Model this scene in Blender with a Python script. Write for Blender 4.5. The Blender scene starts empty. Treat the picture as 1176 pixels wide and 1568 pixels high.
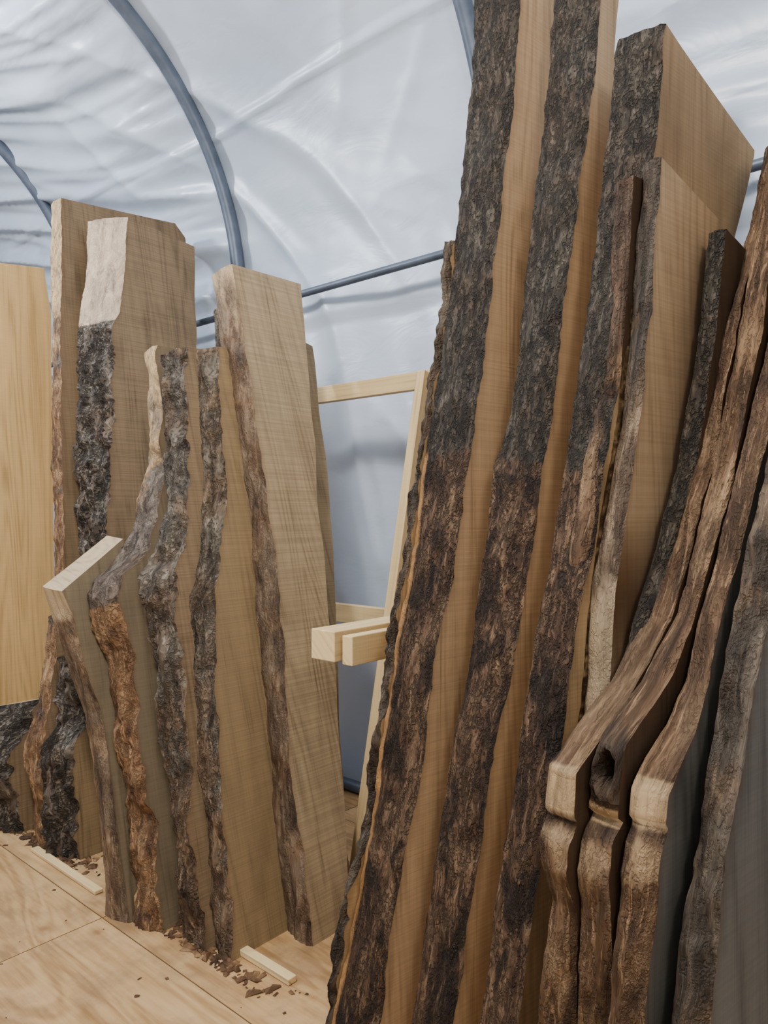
import bpy, math, random
import numpy as np
from mathutils import noise, Vector
random.seed(4)
scene=bpy.context.scene
COL=scene.collection
try: scene.view_settings.look='AgX - Medium High Contrast'
except Exception: pass
# ------------------------------------------------------------------ materials
def new_mat(name):
    m=bpy.data.materials.new(name); m.use_nodes=True
    nt=m.node_tree; nt.nodes.clear()
    out=nt.nodes.new('ShaderNodeOutputMaterial'); b=nt.nodes.new('ShaderNodeBsdfPrincipled')
    nt.links.new(b.outputs[0],out.inputs[0])
    return m,nt,b
class G:
    def __init__(s,nt): s.nt=nt
    def link(s,a,b): s.nt.links.new(a,b)
    def n(s,t,**k):
        x=s.nt.nodes.new(t)
        for a,b in k.items(): setattr(x,a,b)
        return x
    def put(s,sock,v):
        if hasattr(v,'is_output') : s.link(v,sock)
        else: sock.default_value=v
    def math(s,op,a,b=0.0,c=None,clamp=False):
        x=s.n('ShaderNodeMath',operation=op); x.use_clamp=clamp
        s.put(x.inputs[0],a); s.put(x.inputs[1],b)
        if c is not None: s.put(x.inputs[2],c)
        return x.outputs[0]
    def mapping(s,vec,scale,rot=(0,0,0),loc=(0,0,0)):
        x=s.n('ShaderNodeMapping'); s.link(vec,x.inputs[0])
        x.inputs['Scale'].default_value=scale; x.inputs['Rotation'].default_value=rot; x.inputs['Location'].default_value=loc
        return x.outputs[0]
    def noise(s,vec,scale=1,detail=5,rough=.55,dist=0):
        x=s.n('ShaderNodeTexNoise'); s.link(vec,x.inputs['Vector'])
        x.inputs['Scale'].default_value=scale; x.inputs['Detail'].default_value=detail
        x.inputs['Roughness'].default_value=rough; x.inputs['Distortion'].default_value=dist
        return x.outputs[0]
    def ramp(s,fac,stops):
        x=s.n('ShaderNodeValToRGB'); s.link(fac,x.inputs[0])
        e=x.color_ramp.elements
        while len(e)<len(stops): e.new(.5)
        for i,(p,c) in enumerate(stops):
            e[i].position=p; e[i].color=(c[0],c[1],c[2],1) if isinstance(c,tuple) else (c,c,c,1)
        return x.outputs[0]
    def mix(s,fac,a,b,mode='MIX'):
        x=s.n('ShaderNodeMix',data_type='RGBA',blend_type=mode)
        s.put(x.inputs[0],fac)
        for k,v in ((6,a),(7,b)):
            if hasattr(v,'is_output'): s.link(v,x.inputs[k])
            else: x.inputs[k].default_value=(v[0],v[1],v[2],1)
        return x.outputs[2]
    def bump(s,h,strength,dist,normal=None):
        x=s.n('ShaderNodeBump'); s.link(h,x.inputs['Height'])
        x.inputs['Strength'].default_value=strength; x.inputs['Distance'].default_value=dist
        if normal is not None: s.link(normal,x.inputs['Normal'])
        return x.outputs[0]
def sc(c,k): return tuple(min(1,v*k) for v in c)
def wood_mat(name,base,dark,rough=.6,ring=22,streak=.35,sawn=.5,stain=None,knots=1):
    """sawn timber; UV = (across, along) in metres"""
    m,nt,b=new_mat(name); g=G(nt)
    uv=g.n('ShaderNodeUVMap').outputs[0]
    big=g.noise(g.mapping(uv,(3.4,.26,1)),1,2,.45,.2)
    rings=g.math('SINE',g.math('MULTIPLY',big,ring*6.28))
    rings=g.math('MULTIPLY_ADD',rings,.5,.5)
    fine=g.noise(g.mapping(uv,(100,2.2,1)),1,5,.65,.15)
    med=g.noise(g.mapping(uv,(11,.8,1)),1,4,.55,.3)
    saw=g.noise(g.mapping(uv,(1.2,170,1)),1,3,.6)
    t=g.math('ADD',g.math('MULTIPLY',rings,.16),g.math('MULTIPLY',fine,.58))
    t=g.math('ADD',t,g.math('MULTIPLY',med,.45))
    col=g.ramp(t,[(.32,sc(dark,.8)),(.55,base),(.85,sc(base,1.2))])
    blotch=g.noise(g.mapping(uv,(5,2.4,1)),1,5,.6,.4)
    col=g.mix(g.math('MULTIPLY',g.ramp(blotch,[(.50,0.0),(.72,1.0)]),streak),col,stain or sc(dark,.7))
    sm=g.ramp(saw,[(.40,.76),(.58,1.0)])
    col=g.mix(sawn,col,sm,'MULTIPLY')
    if knots:
        vo=g.n('ShaderNodeTexVoronoi'); g.link(g.mapping(uv,(3.1,1.15,1)),vo.inputs['Vector']); vo.inputs['Scale'].default_value=1
        kd=g.math('ADD',vo.outputs['Distance'],g.math('MULTIPLY',g.math('SUBTRACT',med,.5),.08))
        col=g.mix(g.ramp(kd,[(.03,.85),(.07,.35),(.15,0.0)]),col,sc(dark,.35))
    at=g.n('ShaderNodeAttribute',attribute_name='tone'); sep=g.n('ShaderNodeSeparateColor'); g.link(at.outputs[0],sep.inputs[0])
    col=g.mix(sep.outputs[2],col,(.13,.06,.025))
    g.link(col,b.inputs['Base Color']); b.inputs['Roughness'].default_value=rough
    h=g.math('ADD',g.math('MULTIPLY',fine,.5),g.math('MULTIPLY',saw,.4))
    g.link(g.bump(h,.32,.004),b.inputs['Normal'])
    return m
def bark_mat(name,c0,c1,c2,r0,r1,r2,sap=(.42,.27,.13),bs=.9,sx=38,sy=13,lichen=.5,crackw=.55,flk=.6):
    m,nt,b=new_mat(name); g=G(nt)
    uv=g.n('ShaderNodeUVMap').outputs[0]
    at=g.n('ShaderNodeAttribute',attribute_name='tone'); sep=g.n('ShaderNodeSeparateColor'); g.link(at.outputs[0],sep.inputs[0])
    n1=g.noise(g.mapping(uv,(sx,sy,1)),1,7,.68,.9)
    n2=g.noise(g.mapping(uv,(sx*3,sy*2.4,1)),1,5,.7,.4)
    big=g.noise(g.mapping(uv,(7,4.5,1)),1,4,.6,.5)
    vo=g.n('ShaderNodeTexVoronoi',feature='DISTANCE_TO_EDGE')
    vm=g.n('ShaderNodeVectorMath',operation='ADD'); g.link(g.mapping(uv,(sx*.9,sy*.7,1)),vm.inputs[0])
    ns=g.n('ShaderNodeTexNoise'); g.link(g.mapping(uv,(20,12,1)),ns.inputs['Vector']); ns.inputs['Detail'].default_value=4
    sv=g.n('ShaderNodeVectorMath',operation='SCALE'); g.link(ns.outputs['Color'],sv.inputs[0]); sv.inputs['Scale'].default_value=1.6
    g.link(sv.outputs[0],vm.inputs[1]); g.link(vm.outputs[0],vo.inputs['Vector']); vo.inputs['Scale'].default_value=1
    crack=g.ramp(vo.outputs['Distance'],[(.0,0.0),(.16,1.0)])
    outer=g.ramp(n1,[(.33,c0),(.50,c1),(.68,c2)])
    outer=g.mix(g.math('MULTIPLY',g.ramp(big,[(.42,0.0),(.58,1.0)]),.6),outer,g.mix(1.0,outer,(.72,.52,.36),'MULTIPLY'))
    lich=g.ramp(n2,[(.57,0.0),(.66,1.0)])
    outer=g.mix(g.math('MULTIPLY',lich,lichen),outer,sc(c2,1.6))
    inner=g.ramp(g.math('ADD',g.math('MULTIPLY',n1,.55),g.math('MULTIPLY',big,.45)),[(.36,r0),(.5,r1),(.64,r2)])
    fib=g.ramp(g.noise(g.mapping(uv,(75,8,1),loc=(1,2,0)),1,4,.6,1.2),[(.56,0.0),(.65,1.0)])
    inner=g.mix(g.math('MULTIPLY',fib,.6),inner,sc(r2,1.4))
    def thr(v,amt):
        return g.ramp(g.math('ADD',g.math('SUBTRACT',v,.5),g.math('ADD',g.math('MULTIPLY',g.math('SUBTRACT',big,.5),amt),.5)),[(.42,0.0),(.58,1.0)])
    col=g.mix(thr(sep.outputs[0],1.6),outer,inner)
    flake=g.ramp(g.noise(g.mapping(uv,(9,4.5,1),loc=(3,8,0)),1,5,.6,.6),[(.52,0.0),(.58,1.0)])
    col=g.mix(g.math('MULTIPLY',g.math('MULTIPLY',flake,sep.outputs[0]),flk),col,sc(r0,.6))
    sapc=g.ramp(n1,[(.3,sc(sap,.42)),(.52,sap),(.8,sc(sap,1.25))])
    col=g.mix(thr(sep.outputs[1],.9),col,sapc)
    col=g.mix(g.math('MULTIPLY',g.math('SUBTRACT',1.0,crack),g.math('SUBTRACT',crackw,g.math('MULTIPLY',sep.outputs[1],crackw*.9))),col,(.012,.009,.007))
    col=g.mix(sep.outputs[2],col,(.014,.010,.008))
    g.link(col,b.inputs['Base Color']); b.inputs['Roughness'].default_value=.66
    h=g.math('ADD',g.math('MULTIPLY',crack,.35*crackw/.55),g.math('ADD',g.math('MULTIPLY',n1,1.0),g.math('MULTIPLY',n2,.4)))
    h=g.math('MULTIPLY',h,g.math('SUBTRACT',1.0,g.math('MULTIPLY',sep.outputs[1],.8)))
    g.link(g.bump(h,bs,.022),b.inputs['Normal'])
    return m
W={}
W['pale']=wood_mat('wood_pale_sawn',(.52,.365,.22),(.39,.26,.145),streak=.22,sawn=.4)
W['gold']=wood_mat('wood_gold_sawn',(.50,.345,.19),(.33,.205,.10),streak=.4,sawn=.35)
W['ochre']=wood_mat('wood_ochre_sawn',(.29,.205,.115),(.19,.13,.068),streak=.45,sawn=.6)
W['brown']=wood_mat('wood_brown_sawn',(.255,.18,.108),(.16,.108,.06),streak=.45,sawn=.9)
W['tan']=wood_mat('wood_tan_sawn',(.385,.29,.18),(.25,.18,.105),streak=.3,ring=28,sawn=.8)
W['yellow']=wood_mat('wood_yellow_sawn',(.70,.48,.235),(.58,.37,.16),streak=.12,sawn=.2)
W['grey']=wood_mat('wood_grey_weathered',(.16,.15,.13),(.09,.083,.07),streak=.5,sawn=.3)
W['olive']=wood_mat('wood_olive_side',(.20,.155,.10),(.12,.09,.055),streak=.4,sawn=.4)
W['umber']=wood_mat('wood_umber_side',(.09,.055,.032),(.05,.03,.018),streak=.4,sawn=.3)
W['pine']=wood_mat('pine_lumber',(.70,.53,.30),(.54,.38,.19),streak=.1,sawn=.1,rough=.5,knots=0)
W['endcut']=wood_mat('wood_end_cut',(.46,.35,.22),(.33,.23,.135),streak=.2,sawn=.3,knots=0)
B={}
BR=((.028,.014,.008),(.11,.060,.032),(.28,.18,.105))
B['dark']=bark_mat('bark_dark',(.019,.015,.011),(.066,.053,.038),(.17,.14,.105),*BR,sap=(.38,.21,.09),lichen=.4,flk=.75)
B['brown']=bark_mat('bark_brown',(.03,.017,.010),(.10,.06,.034),(.24,.16,.10),(.04,.02,.010),(.155,.088,.046),(.35,.23,.13),sap=(.44,.31,.18),lichen=.25,sx=34,sy=4,crackw=.25,flk=.35)
B['weather']=bark_mat('bark_weathered',(.03,.022,.016),(.10,.078,.056),(.24,.19,.14),(.035,.02,.011),(.12,.08,.05),(.28,.20,.13),sap=(.38,.29,.19),lichen=.25,sx=30,sy=3.5,crackw=.2,flk=.35)
B['grey']=bark_mat('bark_grey',(.040,.030,.023),(.165,.135,.10),(.35,.30,.24),(.045,.024,.013),(.17,.11,.065),(.34,.24,.155),sap=(.52,.39,.26),lichen=.35,sx=26,sy=8,crackw=.4)
B['rough']=bark_mat('bark_furrowed',(.020,.015,.011),(.13,.105,.08),(.35,.31,.26),(.06,.03,.015),(.20,.12,.06),(.36,.25,.15),sap=(.58,.45,.33),lichen=.35,sx=24,sy=6,bs=.9,crackw=.65)
B['tan']=bark_mat('bark_tan',(.05,.03,.02),(.18,.125,.08),(.33,.245,.165),(.055,.03,.017),(.19,.12,.07),(.35,.25,.155),sap=(.46,.34,.21),bs=.6,lichen=.25,sx=22,sy=5,crackw=.35)
B['orange']=bark_mat('bark_orange',(.045,.032,.025),(.16,.125,.095),(.33,.28,.23),(.09,.042,.02),(.27,.15,.075),(.46,.31,.175),sap=(.54,.39,.22),bs=.7,lichen=.25,crackw=.4)

# ------------------------------------------------------------------ helpers
def finish(name,me,mats,smooth=True):
    for m in mats: me.materials.append(m)
    o=bpy.data.objects.new(name,me); COL.objects.link(o)
    if smooth:
        me.polygons.foreach_set('use_smooth',[True]*len(me.polygons))
    return o
class MB:
    def __init__(s): s.v=[];s.f=[];s.m=[];s.uv=[];s.tone=[]
    def grid(s,P,UV,T,mat,flip=False):
        R=len(P);Cn=len(P[0]);o=len(s.v)
        for i in range(R):
            for j in range(Cn):
                s.v.append(tuple(P[i][j])); s.uv.append(UV[i][j]); s.tone.append(T[i][j])
        for i in range(R-1):
            for j in range(Cn-1):
                q=[o+i*Cn+j,o+i*Cn+j+1,o+(i+1)*Cn+j+1,o+(i+1)*Cn+j]
                s.f.append(q[::-1] if flip else q); s.m.append(mat)
    def ngon(s,P,UV,T,mat):
        o=len(s.v)
        for p,u in zip(P,UV): s.v.append(tuple(p)); s.uv.append(u); s.tone.append(T)
        s.f.append(list(range(o,o+len(P)))); s.m.append(mat)
    def box(s,lo,hi,mat,uvo=0,tone=(0,0,0,1)):
        a=[Vector((x,y,z)) for x in (lo[0],hi[0]) for y in (lo[1],hi[1]) for z in (lo[2],hi[2])]
        dims=[hi[i]-lo[i] for i in range(3)]; ax=dims.index(max(dims))
        for q in ((0,1,3,2),(4,6,7,5),(0,4,5,1),(2,3,7,6),(0,2,6,4),(1,5,7,3)):
            pts=[a[i] for i in q]
            uv=[]
            for p in pts:
                o=[p[k] for k in range(3) if k!=ax]
                uv.append((o[0]+o[1]+uvo,p[ax]+uvo))
            s.ngon(pts,uv,tone,mat)
    def make(s,name,mats,smooth=True):
        me=bpy.data.meshes.new(name); me.from_pydata(s.v,[],s.f)
        me.polygons.foreach_set('material_index',s.m)
        ul=me.uv_layers.new(name='UVMap')
        vi=np.empty(len(me.loops),dtype=np.int32); me.loops.foreach_get('vertex_index',vi)
        ul.data.foreach_set('uv',np.array(s.uv,dtype=np.float32)[vi].ravel())
        ca=me.color_attributes.new('tone','FLOAT_COLOR','POINT')
        ca.data.foreach_set('color',np.array(s.tone,dtype=np.float32).ravel())
        me.update()
        return finish(name,me,mats,smooth)
def nz(x,y,z=0.0): return noise.noise(Vector((x,y,z)))
def fbm(x,y,z,o=3): return noise.fractal(Vector((x,y,z)),.9,2.1,o)

SID=[0]
def slab(X0,yaw,tilt,th,rows,back,topb,wood,bark,tone=(),rough=.006,bulge=.012,dsl=0.0,sapedge=0,facetone=(),wob=.007,smooth=13,lump=0.0,dents=(),camb=.35,lt=0.0,name='live_edge_slab'):
    """Slab standing on its end. rows: (height, front edge right, front edge left) in mm measured in the slab plane.
    tone: (height m, inner bark, bare sapwood, dark)"""
    SID[0]+=1; sid=SID[0]; off=sid*3.37
    y=math.radians(yaw);a=math.radians(tilt)
    Nh=Vector((math.cos(y),-math.sin(y),0)); S=Vector((math.sin(y),math.cos(y),0)); up=Vector((0,0,1))
    L=-math.sin(a)*Nh+math.cos(a)*up; N=math.cos(a)*Nh+math.sin(a)*up; O=Vector((X0,1.5,0))
    rows=sorted([(r[0]/1000,r[1]/1000,r[2]/1000+dsl) for r in rows])
    ttf=rows[-1][0]; tg=np.linspace(-.05,max(ttf,(topb or 0)/1000)+.05,900)
    def prof(ts,vs,w=None):
        w=w or smooth
        v=np.interp(tg,ts,vs); k=np.hanning(w+2)[1:-1]; k/=k.sum()
        vp=np.pad(v,w//2,mode='edge'); return np.convolve(vp,k,'valid')
    T_=[r[0] for r in rows]; pr=prof(T_,[r[1] for r in rows]); pl=prof(T_,[r[2] for r in rows])
    if isinstance(back,(int,float)): pb=prof(T_,[max(r[1],r[2]) for r in rows],91)+back
    else:
        bb=sorted((b[0]/1000,b[1]/1000) for b in back); pb=prof([b[0] for b in bb],[b[1] for b in bb])
    ttb=(topb/1000) if topb else ttf
    tk=sorted([tuple(k)+(0,)*(4-len(k)) for k in tone]) if tone else [(0,0,0,0)]
    def tn(t): return [float(np.interp(t,[k[0] for k in tk],[k[i] for k in tk])) for i in (1,2,3)]
    def ev(p,t): return float(np.interp(t,tg,p))
    NC=13; NB=10; NR=max(24,int(ttf/.012))
    def P(s,t,n):
        if lt: t+=lt*(n/th)*min(1,max(0,t/ttf))**10
        return O+S*s+L*t-N*n
    def front(t,c):
        s=ev(pr,t)*(1-c)+ev(pl,t)*c
        s-=bulge*math.sin(math.pi*c)**.7 if 0<c<1 else 0
        n=c*th
        rg=rough*(1-.75*min(1,tn(t)[1]))
        s+=rg*1.6*fbm(n*22+off,t*7,1.3)+rg*.9*fbm(n*60+off,t*26,4.2)+wob*nz(off,t*5,c*1.5)+wob*nz(off+50,t*2.1,c)
        if lump: s-=lump*(.3+nz(n*9+off,t*7,7.7))
        for (t0,c0,rt,rc,dp) in dents:
            rr=math.sqrt(((t-t0)/rt)**2+((c-c0)/rc)**2)
            s+=dp*math.exp(-rr**4)-.013*math.exp(-((rr-1.35)**2)*7)
            if rr<2.2: s+=.006*fbm(n*90,t*60,3.3)
        if c>0 and c<1: n+=rough*.5*nz(n*30+off,t*14,9)
        return s,n
    cs=[i/(NC-1) for i in range(NC)]
    fgrid=[]
    mb=MB()
    Pf=[];Uf=[];Tf=[]
    for i in range(NR+1):
        t=ttf*i/NR
        row=[front(t,c) for c in cs]; fgrid.append(row)
        tv=tn(t)
        Pf.append([P(s,t,n) for s,n in row]); Uf.append([(c*th+off,t+off) for c in cs])
        tt=[]
        for c in cs:
            r_,g_,k_=tv
            if sapedge and c>1-sapedge: g_=max(g_,min(1,(c-(1-sapedge))/.08)*tv[0])
            for (t0,c0,rt,rc,dp) in dents: k_=max(k_,math.exp(-((t-t0)/rt)**4-((c-c0)/rc)**4))
            tt.append((r_,g_,k_,1))
        Tf.append(tt)
    mb.grid(Pf,Uf,Tf,1,flip=True)
    Rr=[];Rl=[];U=[];Tt=[]
    us=[0,.012]+[((j+1)/NB)**1.2 for j in range(NB)]
    for i in range(NR+1):
        v=i/NR; a_=[];b_=[];u_=[];t_=[]
        for j,u in enumerate(us):
            t=v*(ttf*(1-u)+ttb*u)
            sr0=fgrid[i][0][0]; sl0=fgrid[i][-1][0]
            if j==0: sr=sr0; sl=sl0
            else:
                sb=ev(pb,t)+wob*1.5*nz(off+5,t*4)
                k=max(0,1-u*6)
                sr=(ev(pr,t)+k*(sr0-ev(pr,ttf*v)))*(1-u)+sb*u; sl=(ev(pl,t)+k*(sl0-ev(pl,ttf*v)))*(1-u)+sb*u
            a_.append(P(sr,t,0)); b_.append(P(sl,t,th)); u_.append((sr+off,t+off*1.3))
            e=camb if j==0 else camb*.6 if j==1 else 0.0
            for (t0,t1,w0,w1) in facetone:
                if t0<=t<=t1: e=max(e,(w0*(1-u)+w1*u)*math.sin(math.pi*(t-t0)/(t1-t0)))
            t_.append((0,0,e,1))
        Rr.append(a_);Rl.append(b_);U.append(u_);Tt.append(t_)
    mb.grid(Rr,U,Tt,0); mb.grid(Rl,U,Tt,0,flip=True)
    mb.grid([[Rr[i][-1],Rl[i][-1]] for i in range(NR+1)],[[(off,i*.02),(off+th,i*.02)] for i in range(NR+1)],[[(tn(ttf*i/NR)[0],0,0,1)]*2 for i in range(NR+1)],1)
    for i,fl in ((NR,0),(0,1)):
        ring=[Pf[i][j] for j in range(NC)]+Rl[i][1:]+Rr[i][1:][::-1]
        uv=[((p-O).dot(S)+off,(p-O).dot(N)*3) for p in ring]
        if fl==0: ring=ring[::-1]; uv=uv[::-1]
        mb.ngon(ring,uv,(0,0,0,1),2)
    return mb.make(name,[W[wood],B[bark],W['endcut']])

# ------------------------------------------------------------------ tall stack
slab(-1.52,10,0,.028,[(2400,506,498),(2106,463,456),(1803,411,404),(1633,371,364),(1365,310,304),(1064,252,248),(773,197,189),(582,164,159),(354,81,78),(232,48,44),(21,16,11)],.35,None,'gold','weather',rough=.015,wob=.01)
slab(-1.32,10,0,.19,[(3333,599,577),(3133,573,562),(2812,548,536),(2485,487,487),(2171,440,442),(1824,376,373),(1664,348,339),(1278,267,262),(1094,209,218),(821,164,163),(530,81,112),(312,34,54),(118,-3,-1),(1,-25,-29)],.5,None,'pale','dark',tone=[(0,1,0),(1.64,1,0),(1.74,0,0)],rough=.006,sapedge=.17)
slab(-1.05,10,0,.16,[(3250,610,580),(3136,594,566),(3012,578,554),(2708,536,519),(2404,467,466),(2056,398,408),(1760,352,354),(1614,313,285),(1298,240,234),(1046,175,179),(888,117,134),(652,64,81),(425,11,27),(254,-34,-11),(69,-82,-52)],[(3250,690),(2900,650),(2650,640),(2300,900),(0,400)],None,'pale','dark',tone=[(0,1,0),(1.60,1,0),(1.68,0,0)])
slab(-.80,10,0,.125,[(2789,463,433),(2742,453,425),(2494,431,384),(2309,376,356),(2047,316,296),(1665,218,221),(1475,165,171),(1323,114,129),(1175,76,89),(919,5,26),(690,-59,-28),(404,-117,-91),(177,-169,-140)],[(2600,973),(2310,847),(1916,711),(1560,568),(1135,406)],2610,'gold','dark',tone=[(0,1,0),(1.5,1,0),(1.7,0,0)],facetone=[(2.2,2.9,.45,.0)])
slab(-.80,10,0,.055,[(2346,316,320),(2043,293,298),(1714,237,230),(1569,199,171),(1398,147,133),(1170,114,120),(1022,89,97),(727,64,72),(169,-18,-17)],.25,None,'umber','brown',tone=[(0,1,.6),(1.3,.8,.5),(1.6,.6,.25),(1.8,.5,0,.1),(2.3,0,0,.2)])
slab(-.74,10,0,.058,[(2378,333,349),(2032,297,305),(1709,240,249),(1537,199,196),(1325,146,132),(1177,120,119),(1032,95,96),(750,45,60),(134,-25,-32)],[(2296,621),(1995,568),(1745,490),(1473,419),(991,327)],2296,'pale','weather',tone=[(0,1,.7),(1.3,.8,.55),(1.6,.6,.3),(1.9,.4,0,.1),(2.3,0,0,.3)],facetone=[(1.1,1.5,.9,.1),(1.5,2.3,.0,.5)])
slab(-.66,10,0,.045,[(2218,490,495),(1963,443,443),(1632,348,343),(1327,193,187),(1055,49,48),(403,-68,-69)],[(2186,607),(1807,518),(1147,450)],2186,'umber','dark')
KN=dict(rough=.007,smooth=5,bulge=.010,wob=.006)
slab(-.62,10,0,.068,[(2500,700,760),(2250,590,650),(2080,504,571),(1857,423,465),(1630,349,372),(1402,229,243),(1260,159,150),(1136,17,32),(1080,-54,-63),(1008,-176,-160),(1000,-190,-184),(911,-196,-200),(906,-182,-186),(865,-212,-214),(813,-222,-211),(733,-186,-180),(519,-190,-220),(235,-204,-250)],.3,None,'umber','brown',tone=[(0,1,0),(.72,1,0),(.78,.6,.4),(.88,.6,.52),(.905,.4,.3,.35),(.92,0,1),(.99,0,1),(1.01,.8,.35),(1.2,1,.1),(1.6,1,0)],**KN)
slab(-.547,10,0,.066,[(2600,640,660),(2300,550,575),(2023,447,478),(1779,363,382),(1550,268,286),(1406,180,223),(1271,111,149),(1150,-5,17),(1059,-143,-133),(988,-156,-160),(926,-172,-176),(918,-146,-151),(886,-185,-190),(818,-202,-210),(763,-190,-195),(553,-190,-200),(279,-206,-220)],.3,None,'umber','brown',tone=[(0,1,0),(.7,1,0),(.76,.6,.4),(.86,.6,.52),(.90,.4,.3,.35),(.915,0,1),(.935,0,1),(.95,.3,0,.45),(1.05,.3,0,.4),(1.09,.8,.1,.1),(1.2,1,.1),(1.6,1,0)],dents=[(1.005,.5,.032,.26,.055)],**KN)
slab(-.465,10,0,.066,[(2400,520,560),(2200,460,505),(1950,379,430),(1825,329,366),(1617,217,259),(1411,129,161),(1285,47,83),(1163,-5,32),(1084,-54,-45),(1032,-102,-124),(995,-138,-157),(990,-147,-163),(930,-158,-175),(924,-144,-160),(894,-169,-185),(842,-190,-200),(787,-188,-198),(606,-222,-232),(347,-235,-250)],.42,None,'grey','brown',tone=[(0,1,0),(.73,1,0),(.80,.6,.4),(.89,.6,.52),(.915,.4,.3,.35),(.935,0,1),(.99,0,1),(1.01,.8,.35),(1.2,1,.1),(1.6,1,0)],**KN)
slab(-.37,10,0,.06,[(2100,330,340),(1888,275,285),(1480,87,94),(1296,31,14),(1125,-48,-47),(963,-110,-105),(810,-169,-160),(636,-202,-216),(317,-277,-277)],.4,None,'grey','weather',tone=[(0,.3,.2,.1),(1.9,.5,.1)],rough=.01,lump=.01)
# ------------------------------------------------------------------ shorter stack
slab(-4.23,0,5,.05,[(2926,62,61),(1449,50,50),(-110,18,19)],[(2989,529),(2713,558),(2231,546),(868,506),(-247,469)],2989,'yellow','tan',name='maple_board',rough=.002,bulge=.003,camb=.1,wob=.003)
slab(-3.44,0,12,.10,[(3356,464,461),(2961,429,417),(2491,378,379),(1827,320,316),(1142,262,266),(500,218,220),(-105,188,193)],[(3441,1221),(3358,1293),(1868,1016),(62,690)],3441,'brown','orange',tone=[(0,.8,.3),(2,.8,.3),(3,.5,.6)],rough=.009)
slab(-3.21,0,12,.16,[(3263,732,577),(2976,686,537),(2657,613,464),(2560,553,450),(2186,517,399),(1825,476,356),(1446,408,318),(828,355,278),(-82,317,231)],[(3207,1178),(2461,1081),(1112,844),(-170,586)],3207,'brown','rough',tone=[(0,0,0),(2.57,0,0),(2.63,0,1),(3.3,0,1)],rough=.018)
slab(-2.47,0,15,.125,[(1239,-171,-174),(1148,-144,-153),(993,-117,-121),(762,-75,-68),(496,-75,-68),(261,-78,-67),(32,-77,-81)],[(1437,117),(959,118),(0,36)],1437,'olive','tan',dsl=-.01,tone=[(0,.5,.2),(1.1,.5,.2),(1.2,.3,1)],rough=.005,smooth=7,lt=.045)
slab(-2.33,0,15,.13,[(2324,349,394),(1947,297,349),(1797,276,318),(1536,211,218),(1412,164,125),(1343,110,60),(1300,30,0),(1246,10,-34),(1197,-8,-30),(1017,16,1),(749,-6,14),(388,8,14),(13,-20,-25)],.22,None,'olive','orange',dsl=-.033,tone=[(0,1,0),(1.15,1,0),(1.22,0,0),(1.4,0,0),(1.6,.5,.4),(2.3,.6,.7)],rough=.012,smooth=7,lump=.025,bulge=.018)
slab(-2.11,0,15,.13,[(2283,317,319),(1927,277,282),(1618,222,232),(1457,188,181),(1370,163,129),(1330,120,80),(1228,104,74),(1007,95,90),(659,59,65),(330,27,56),(-20,17,29)],.2,None,'brown','grey',dsl=-.033,tone=[(0,.8,.1),(.8,.6,0),(1.1,0,0),(1.4,0,0),(1.5,.4,0,.2),(2.3,.5,0,.2)],rough=.014,smooth=7,lump=.022,bulge=.018)
slab(-2.0,0,16,.11,[(2304,433,402),(1796,372,355),(1517,321,312),(1385,272,248),(1258,221,199),(1013,172,169),(668,119,142),(344,78,122),(12,38,83)],.28,None,'ochre','grey',dsl=-.04,tone=[(0,.7,.1),(.9,.5,0),(1.15,0,0),(1.7,.3,.2),(2.3,.5,.4)],rough=.010,lump=.012)
slab(-1.86,0,17,.13,[(2716,538,523),(2223,510,503),(1806,481,480),(1442,460,456),(1002,395,392),(646,335,358),(312,297,308),(-23,268,274)],[(2724,943),(2146,844),(1521,730),(965,647),(469,555),(8,457)],2724,'tan','tan',dsl=-.014,tone=[(0,0,.1),(1.0,.3,.1,.1),(1.2,.7,.1,.1),(1.5,.2,.2),(2.4,.2,.3),(2.7,.2,.6)],rough=.006,lump=.014)
slab(-2.06,0,16,.05,[(2521,543,545),(2354,528,527),(1234,357,349),(16,199,202)],.12,None,'grey','grey')
slab(-1.98,0,17,.05,[(2457,960,960),(1519,790,790),(620,620,620),(0,505,505)],[(2434,1050),(1645,945),(1214,852),(613,702),(175,608)],2434,'tan','tan')
slab(-3.55,0,12,.15,[(590,140,60),(547,115,0),(472,98,-53),(368,12,-48),(224,-16,-32),(13,41,20)],.2,None,'brown','rough',dsl=-.06,rough=.02,lump=.04,bulge=.03)
slab(-3.27,0,14,.10,[(1040,162,179),(765,118,120),(620,83,84),(481,37,26),(343,7,4),(196,21,18),(10,32,21)],.2,None,'brown','orange',dsl=-.015,rough=.009,tone=[(0,.7,.2),(1.1,.6,.2)],lump=.02)
slab(-3.08,0,14,.14,[(878,138,193),(729,142,175),(547,156,130),(445,87,65),(312,56,32),(176,56,41),(8,78,74)],.23,None,'ochre','rough',dsl=-.06,rough=.02,lump=.04,bulge=.025)

# ------------------------------------------------------------------ rack lumber
def lumber(name,lo,hi):
    mb=MB(); mb.box(lo,hi,0,uvo=random.random()*9); o=mb.make(name,[W['pine']],smooth=False)
    bv=o.modifiers.new('bevel','BEVEL'); bv.width=.003; bv.segments=2
    import bmesh
    bm=bmesh.new(); bm.from_mesh(o.data); bmesh.ops.remove_doubles(bm,verts=bm.verts,dist=1e-5); bm.to_mesh(o.data); bm.free()
    return o
lumber('rack_rail',(-5.2,2.62,2.055),(.9,2.66,2.135))
lumber('rack_rail',(-5.2,2.62,.955),(.9,2.66,1.045))
lumber('rack_arm',(-1.81,1.71,1.01),(-1.70,2.62,1.11))
lumber('rack_arm',(-1.675,1.72,1.005),(-1.63,2.62,1.10))
p=lumber('rack_post',(-2.03,-.045,0),(-1.985,0,2.16)); p.location=(0,2.15,0); p.rotation_euler=(-math.radians(12),0,0)

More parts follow.
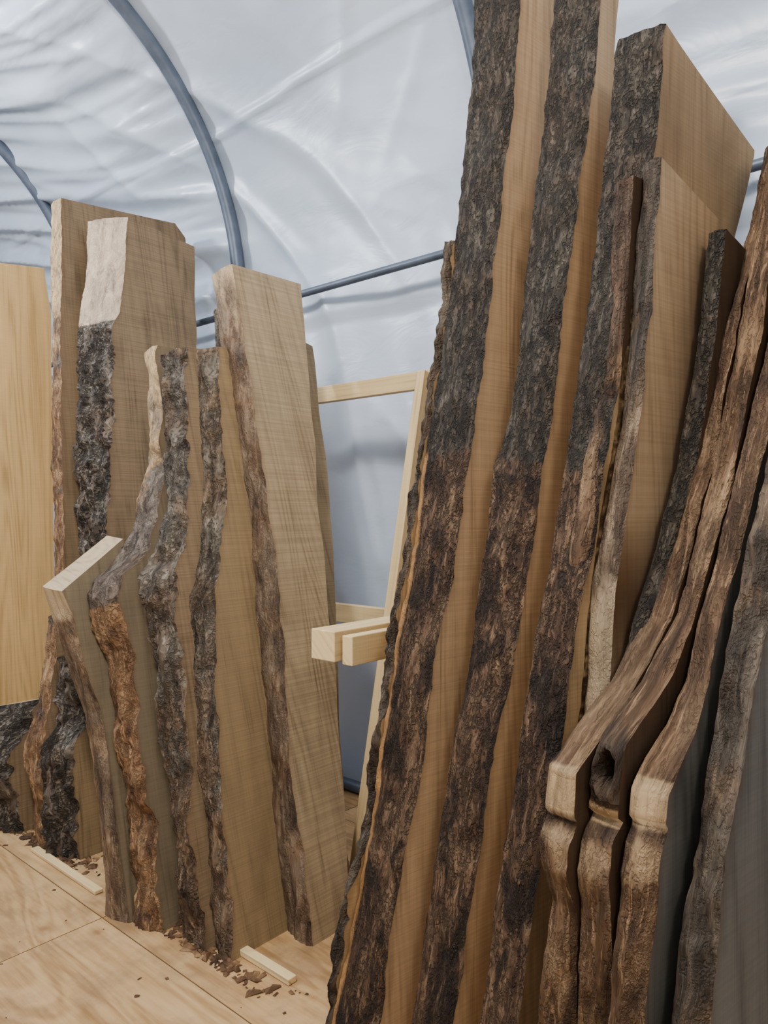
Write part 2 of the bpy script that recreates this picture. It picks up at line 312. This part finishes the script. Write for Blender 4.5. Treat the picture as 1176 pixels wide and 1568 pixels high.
# ------------------------------------------------------------------ tent
CYc,CZc,R=1.29,2.90,1.79
def arc_pt(a):
    """a = arclength from floor on the +Y side to ridge"""
    h=CZc
    if a<h: return (CYc+R,a),(1,0)
    q=(a-h)/R
    if q<math.pi/2: return (CYc+R*math.cos(q),CZc+R*math.sin(q)),(math.cos(q),math.sin(q))
    e=a-h-R*math.pi/2
    return (CYc-e,CZc+R+.12*(1-math.cos(min(1,e/CYc)*math.pi))/2),(0,1)
ATOP=CZc+R*math.pi/2+CYc
hoopX=[-9.8,-7.83,-5.88,-3.86,-1.92,.05,2.0,3.95]
def ridge(x,y,z,k=2.6):
    v=1-min(1,abs(nz(x,y,z))*k)
    return v*v
def tarp_disp(X,a):
    k=(X-.05)/1.963; fr=k-math.floor(k)
    d=-.05*math.sin(math.pi*fr)*(1 if a>2.6 else .4)
    up=min(1,max(0,(a-2.5)/.6)); up=up*up*(3-2*up)
    far=min(1,max(0,(-3.7-X)/.5))
    ang=-.12+.12*nz(X*.2,a*.2,33)
    u=X*math.cos(ang)+a*math.sin(ang); v=-X*math.sin(ang)+a*math.cos(ang)
    msk=max(0,min(1,.2+1.5*nz(X*.5+3,a*.6,8)))
    amp=up*(.3*msk+1.15*far)
    d-=amp*(.075*ridge(u*.22,v*2.9,2.0,2.2)+.030*ridge(u*.4+9,v*6,5.0,2.2))
    for an,fx,fv,am,zz in ((-.75,.4,2.0,.030,12.0),(1.0,.4,1.8,.028,17.0),(-.25,.4,2.6,.020,19.0)):
        u=X*math.cos(an)+a*math.sin(an); v=-X*math.sin(an)+a*math.cos(an)
        m=max(0,min(1,.3+2.2*nz(X*.7+zz,a*.8,zz+3)))
        d-=am*m*ridge(u*fx,v*fv,zz,3.4)*(.3+.7*up)
    u=X*math.cos(.25)+a*math.sin(.25)
    d+=(1-up)*(.06*nz(u*2.3,a*.45,20.)-.045*ridge(u*2.6,a*.6,25.))
    d+=.002*nz(X*9,a*9,3)
    d-=.028*math.exp(-((a-3.93-.03*math.sin(X*2))/.016)**2)
    return d
m,nt,b=new_mat('tarp_vinyl'); g=G(nt)
tc=g.n('ShaderNodeTexCoord').outputs['Object']
n1=g.noise(g.mapping(tc,(1.2,1.2,1.2)),1,3)
g.link(g.ramp(n1,[(.3,(.46,.52,.61)),(.7,(.55,.605,.68))]),b.inputs['Base Color'])
b.inputs['Roughness'].default_value=.35
b.inputs['Specular IOR Level'].default_value=.6
n2=g.noise(g.mapping(tc,(2.2,5,5),rot=(.3,.5,.2)),1,4,.5,1.0)
g.link(g.bump(n2,.18,.03),b.inputs['Normal'])
TARP=m
def tarp(name,a0,a1,x0,x1,da,dx,mirror=False):
    na=int((a1-a0)/da)+1; nx=int((x1-x0)/dx)+1
    v=[];f=[]
    for i in range(na+1):
        a=a0+(a1-a0)*i/na; (y,z),(ny,nzz)=arc_pt(a)
        for j in range(nx+1):
            X=x0+(x1-x0)*j/nx; d=tarp_disp(X,a)
            if mirror: v.append((X,-(y+ny*d),z+nzz*d))
            else: v.append((X,y+ny*d,z+nzz*d))
    for i in range(na):
        for j in range(nx):
            q=[i*(nx+1)+j,i*(nx+1)+j+1,(i+1)*(nx+1)+j+1,(i+1)*(nx+1)+j]
            f.append(q if mirror else q[::-1])
    me=bpy.data.meshes.new(name); me.from_pydata(v,[],f); return finish(name,me,[TARP])
AW=2.80
tarp('wall_back',0,AW,-9.8,3.95,.035,.03)
tarp('ceiling',AW,ATOP,-9.8,3.95,.025,.025)
tarp('wall_front',0,AW,-9.8,3.95,.14,.12,True)
c2=tarp('ceiling_front',AW,ATOP,-9.8,3.95,.12,.12,True)
for nm,X in (('wall_left',-9.85),('wall_right',4.0)):
    A=[ATOP*i/60 for i in range(61)]
    pts=[(X,arc_pt(a)[0][0],arc_pt(a)[0][1]) for a in A]+[(X,-arc_pt(a)[0][0],arc_pt(a)[0][1]) for a in A[::-1][1:]]
    me=bpy.data.meshes.new(nm); me.from_pydata(pts,[],[list(range(len(pts)))]); finish(nm,me,[TARP],False)
m,nt,b=new_mat('galvanised_pipe'); g=G(nt)
tc=g.n('ShaderNodeTexCoord').outputs['Object']
g.link(g.ramp(g.noise(tc,9,4),[(.3,(.10,.12,.155)),(.7,(.15,.175,.22))]),b.inputs['Base Color'])
b.inputs['Metallic'].default_value=.2; b.inputs['Roughness'].default_value=.45
PIPE=m
def pipe(name,pts,r):
    cu=bpy.data.curves.new(name,'CURVE'); cu.dimensions='3D'; cu.bevel_depth=r; cu.bevel_resolution=5; cu.use_fill_caps=True
    sp=cu.splines.new('POLY'); sp.points.add(len(pts)-1)
    for i,p in enumerate(pts): sp.points[i].co=(*p,1)
    o=bpy.data.objects.new(name,cu); COL.objects.link(o)
    dg=bpy.context.evaluated_depsgraph_get(); me=bpy.data.meshes.new_from_object(o.evaluated_get(dg))
    bpy.data.objects.remove(o); o=finish(name,me,[PIPE]); return o
for X in hoopX[1:-1]:
    A=[ATOP*i/70 for i in range(71)]
    ins=.075
    q=[]
    for a in A:
        (y,z),(ny,nq)=arc_pt(a); q.append((X,y-ny*ins,z-nq*ins))
    pipe('tent_hoop',q+[(x,-y,z) for x,y,z in q[::-1][1:]],.042)
pipe('tent_purlin',[(-9.6,2.88,2.745),(3.8,2.88,2.745)],.021)
pipe('base_pipe',[(-9.6,2.88,.035),(3.8,2.88,.035)],.03)

# ------------------------------------------------------------------ floor
m,nt,b=new_mat('plywood_floor'); g=G(nt)
uv=g.n('ShaderNodeUVMap').outputs[0]
big=g.noise(g.mapping(uv,(2.2,.5,1)),1,4,.55,1.0)
rings=g.math('SINE',g.math('MULTIPLY',big,80))
fine=g.noise(g.mapping(uv,(60,4,1)),1,5,.6)
t=g.math('ADD',g.math('MULTIPLY',rings,.08),g.math('ADD',g.math('MULTIPLY',fine,.5),g.math('MULTIPLY',big,.5)))
col=g.ramp(t,[(.3,(.34,.20,.09)),(.5,(.52,.335,.17)),(.75,(.62,.43,.24))])
kn=g.n('ShaderNodeTexVoronoi'); g.link(g.mapping(uv,(3.6,2.6,1)),kn.inputs['Vector']); kn.inputs['Scale'].default_value=1
col=g.mix(g.ramp(kn.outputs['Distance'],[(.04,1.0),(.09,.25),(.16,0.0)]),col,(.22,.09,.03))
dirt=g.noise(g.mapping(uv,(3,3,1)),1,7,.72)
col=g.mix(g.math('MULTIPLY',g.ramp(dirt,[(.47,0.0),(.64,1.0)]),.5),col,(.25,.165,.10))
g.link(col,b.inputs['Base Color']); b.inputs['Roughness'].default_value=.5
g.link(g.bump(fine,.15,.003),b.inputs['Normal'])
mb=MB()
xs=[-9.9+1.83*i for i in range(9)]; ysn=[-3.1,-1.06,.16,1.38,2.60,3.12]
for i in range(len(xs)-1):
    for j in range(len(ysn)-1):
        lo=(xs[i]+.002,ysn[j]+.002,-.02); hi=(xs[i+1]-.002,ysn[j+1]-.002,0)
        q=[(lo[0],lo[1]),(hi[0],lo[1]),(hi[0],hi[1]),(lo[0],hi[1])]
        of=(i*7+j*3)*1.7
        mb.ngon([(x,y,0) for x,y in q],[(y+of,x+of) for x,y in q],(0,0,0,1),0)
        for k in range(4):
            a_=q[k];c_=q[(k+1)%4]
            mb.ngon([(*a_,0),(*a_,-.02),(*c_,-.02),(*c_,0)],[(0,0),(0,.02),(.02,.02),(.02,0)],(0,0,0,1),0)
mb.ngon([(-9.9,-3.1,-.015),(4.9,-3.1,-.015),(4.9,3.12,-.015),(-9.9,3.12,-.015)],[(0,0)]*4,(0,0,0,1),1)
m2,nt2,b2=new_mat('subfloor_dark'); b2.inputs['Base Color'].default_value=(.05,.03,.02,1)
mb.make('floor',[m,m2],smooth=False)
lumber('scrap_batten',(-2.02,1.565,.001),(-1.76,1.60,.022))
lumber('scrap_batten',(-3.32,1.44,.001),(-2.75,1.475,.016))
m,nt,b=new_mat('bark_crumbs'); g=G(nt)
oi=g.n('ShaderNodeTexCoord').outputs['Object']
g.link(g.ramp(g.noise(oi,14,2),[(.35,(.05,.025,.012)),(.6,(.18,.10,.05)),(.75,(.42,.28,.15))]),b.inputs['Base Color']); b.inputs['Roughness'].default_value=.8
v=[];f=[]
for i in range(620):
    far=random.random()>.93
    if not far: x=random.choice([-3.5,-3.3,-3.15,-2.5,-2.3,-2.1,-1.95])+random.gauss(0,.13); y=1.50+abs(random.gauss(0,.07))-.03
    else: x=random.uniform(-4,-1.2); y=random.uniform(.9,1.5)
    s=random.choice([.003,.005,.007,.012]) ; an=random.random()*6.28
    if far: s*=.5
    if -2.04<x<-1.74 and y>1.55: continue
    c,sn=math.cos(an),math.sin(an); o=len(v); l=s*random.uniform(1,2.6); z0=.001; hh=s*random.uniform(.3,1.2)
    for (px,py,pz) in ((-l,-s,z0),(l,-s*.6,z0+hh*.3),(l*.8,s,z0),(-l*.7,s*.8,z0+hh*.4),(0,0,z0+hh)):
        v.append((x+px*c-py*sn,y+px*sn+py*c,pz))
    f+=[(o,o+1,o+4),(o+1,o+2,o+4),(o+2,o+3,o+4),(o+3,o,o+4)]
me=bpy.data.meshes.new('bark_debris'); me.from_pydata(v,[],f); finish('bark_debris',me,[m],False)

# ------------------------------------------------------------------ lights
def bulb(name,loc,e,col,r=.2):
    l=bpy.data.lights.new(name,'POINT'); l.energy=e; l.color=col; l.shadow_soft_size=r
    o=bpy.data.objects.new(name,l); o.location=loc; COL.objects.link(o)
bulb('fill_lamp',(-1.3,.0,3.8),250,(1,.97,.92))
bulb('fill_lamp',(-5.0,.2,3.9),220,(.93,.96,1))  # unseen fill light, added to lift the far end of the tent
bulb('fill_lamp',(1.6,-.8,3.5),130,(1,.97,.92),.3)  # added fill behind the camera, softens the shadows
w=bpy.data.worlds.new('world'); scene.world=w; w.use_nodes=True
w.node_tree.nodes['Background'].inputs[0].default_value=(.6,.7,.85,1); w.node_tree.nodes['Background'].inputs[1].default_value=.4
# ------------------------------------------------------------------ camera
cd=bpy.data.cameras.new('camera'); cam=bpy.data.objects.new('camera',cd); COL.objects.link(cam)
cd.sensor_fit='VERTICAL'; cd.sensor_height=36; cd.sensor_width=27; cd.lens=26; cd.clip_start=.05
cam.location=(0,0,1.5); cam.rotation_euler=(math.radians(90),0,math.radians(41))
scene.camera=cam
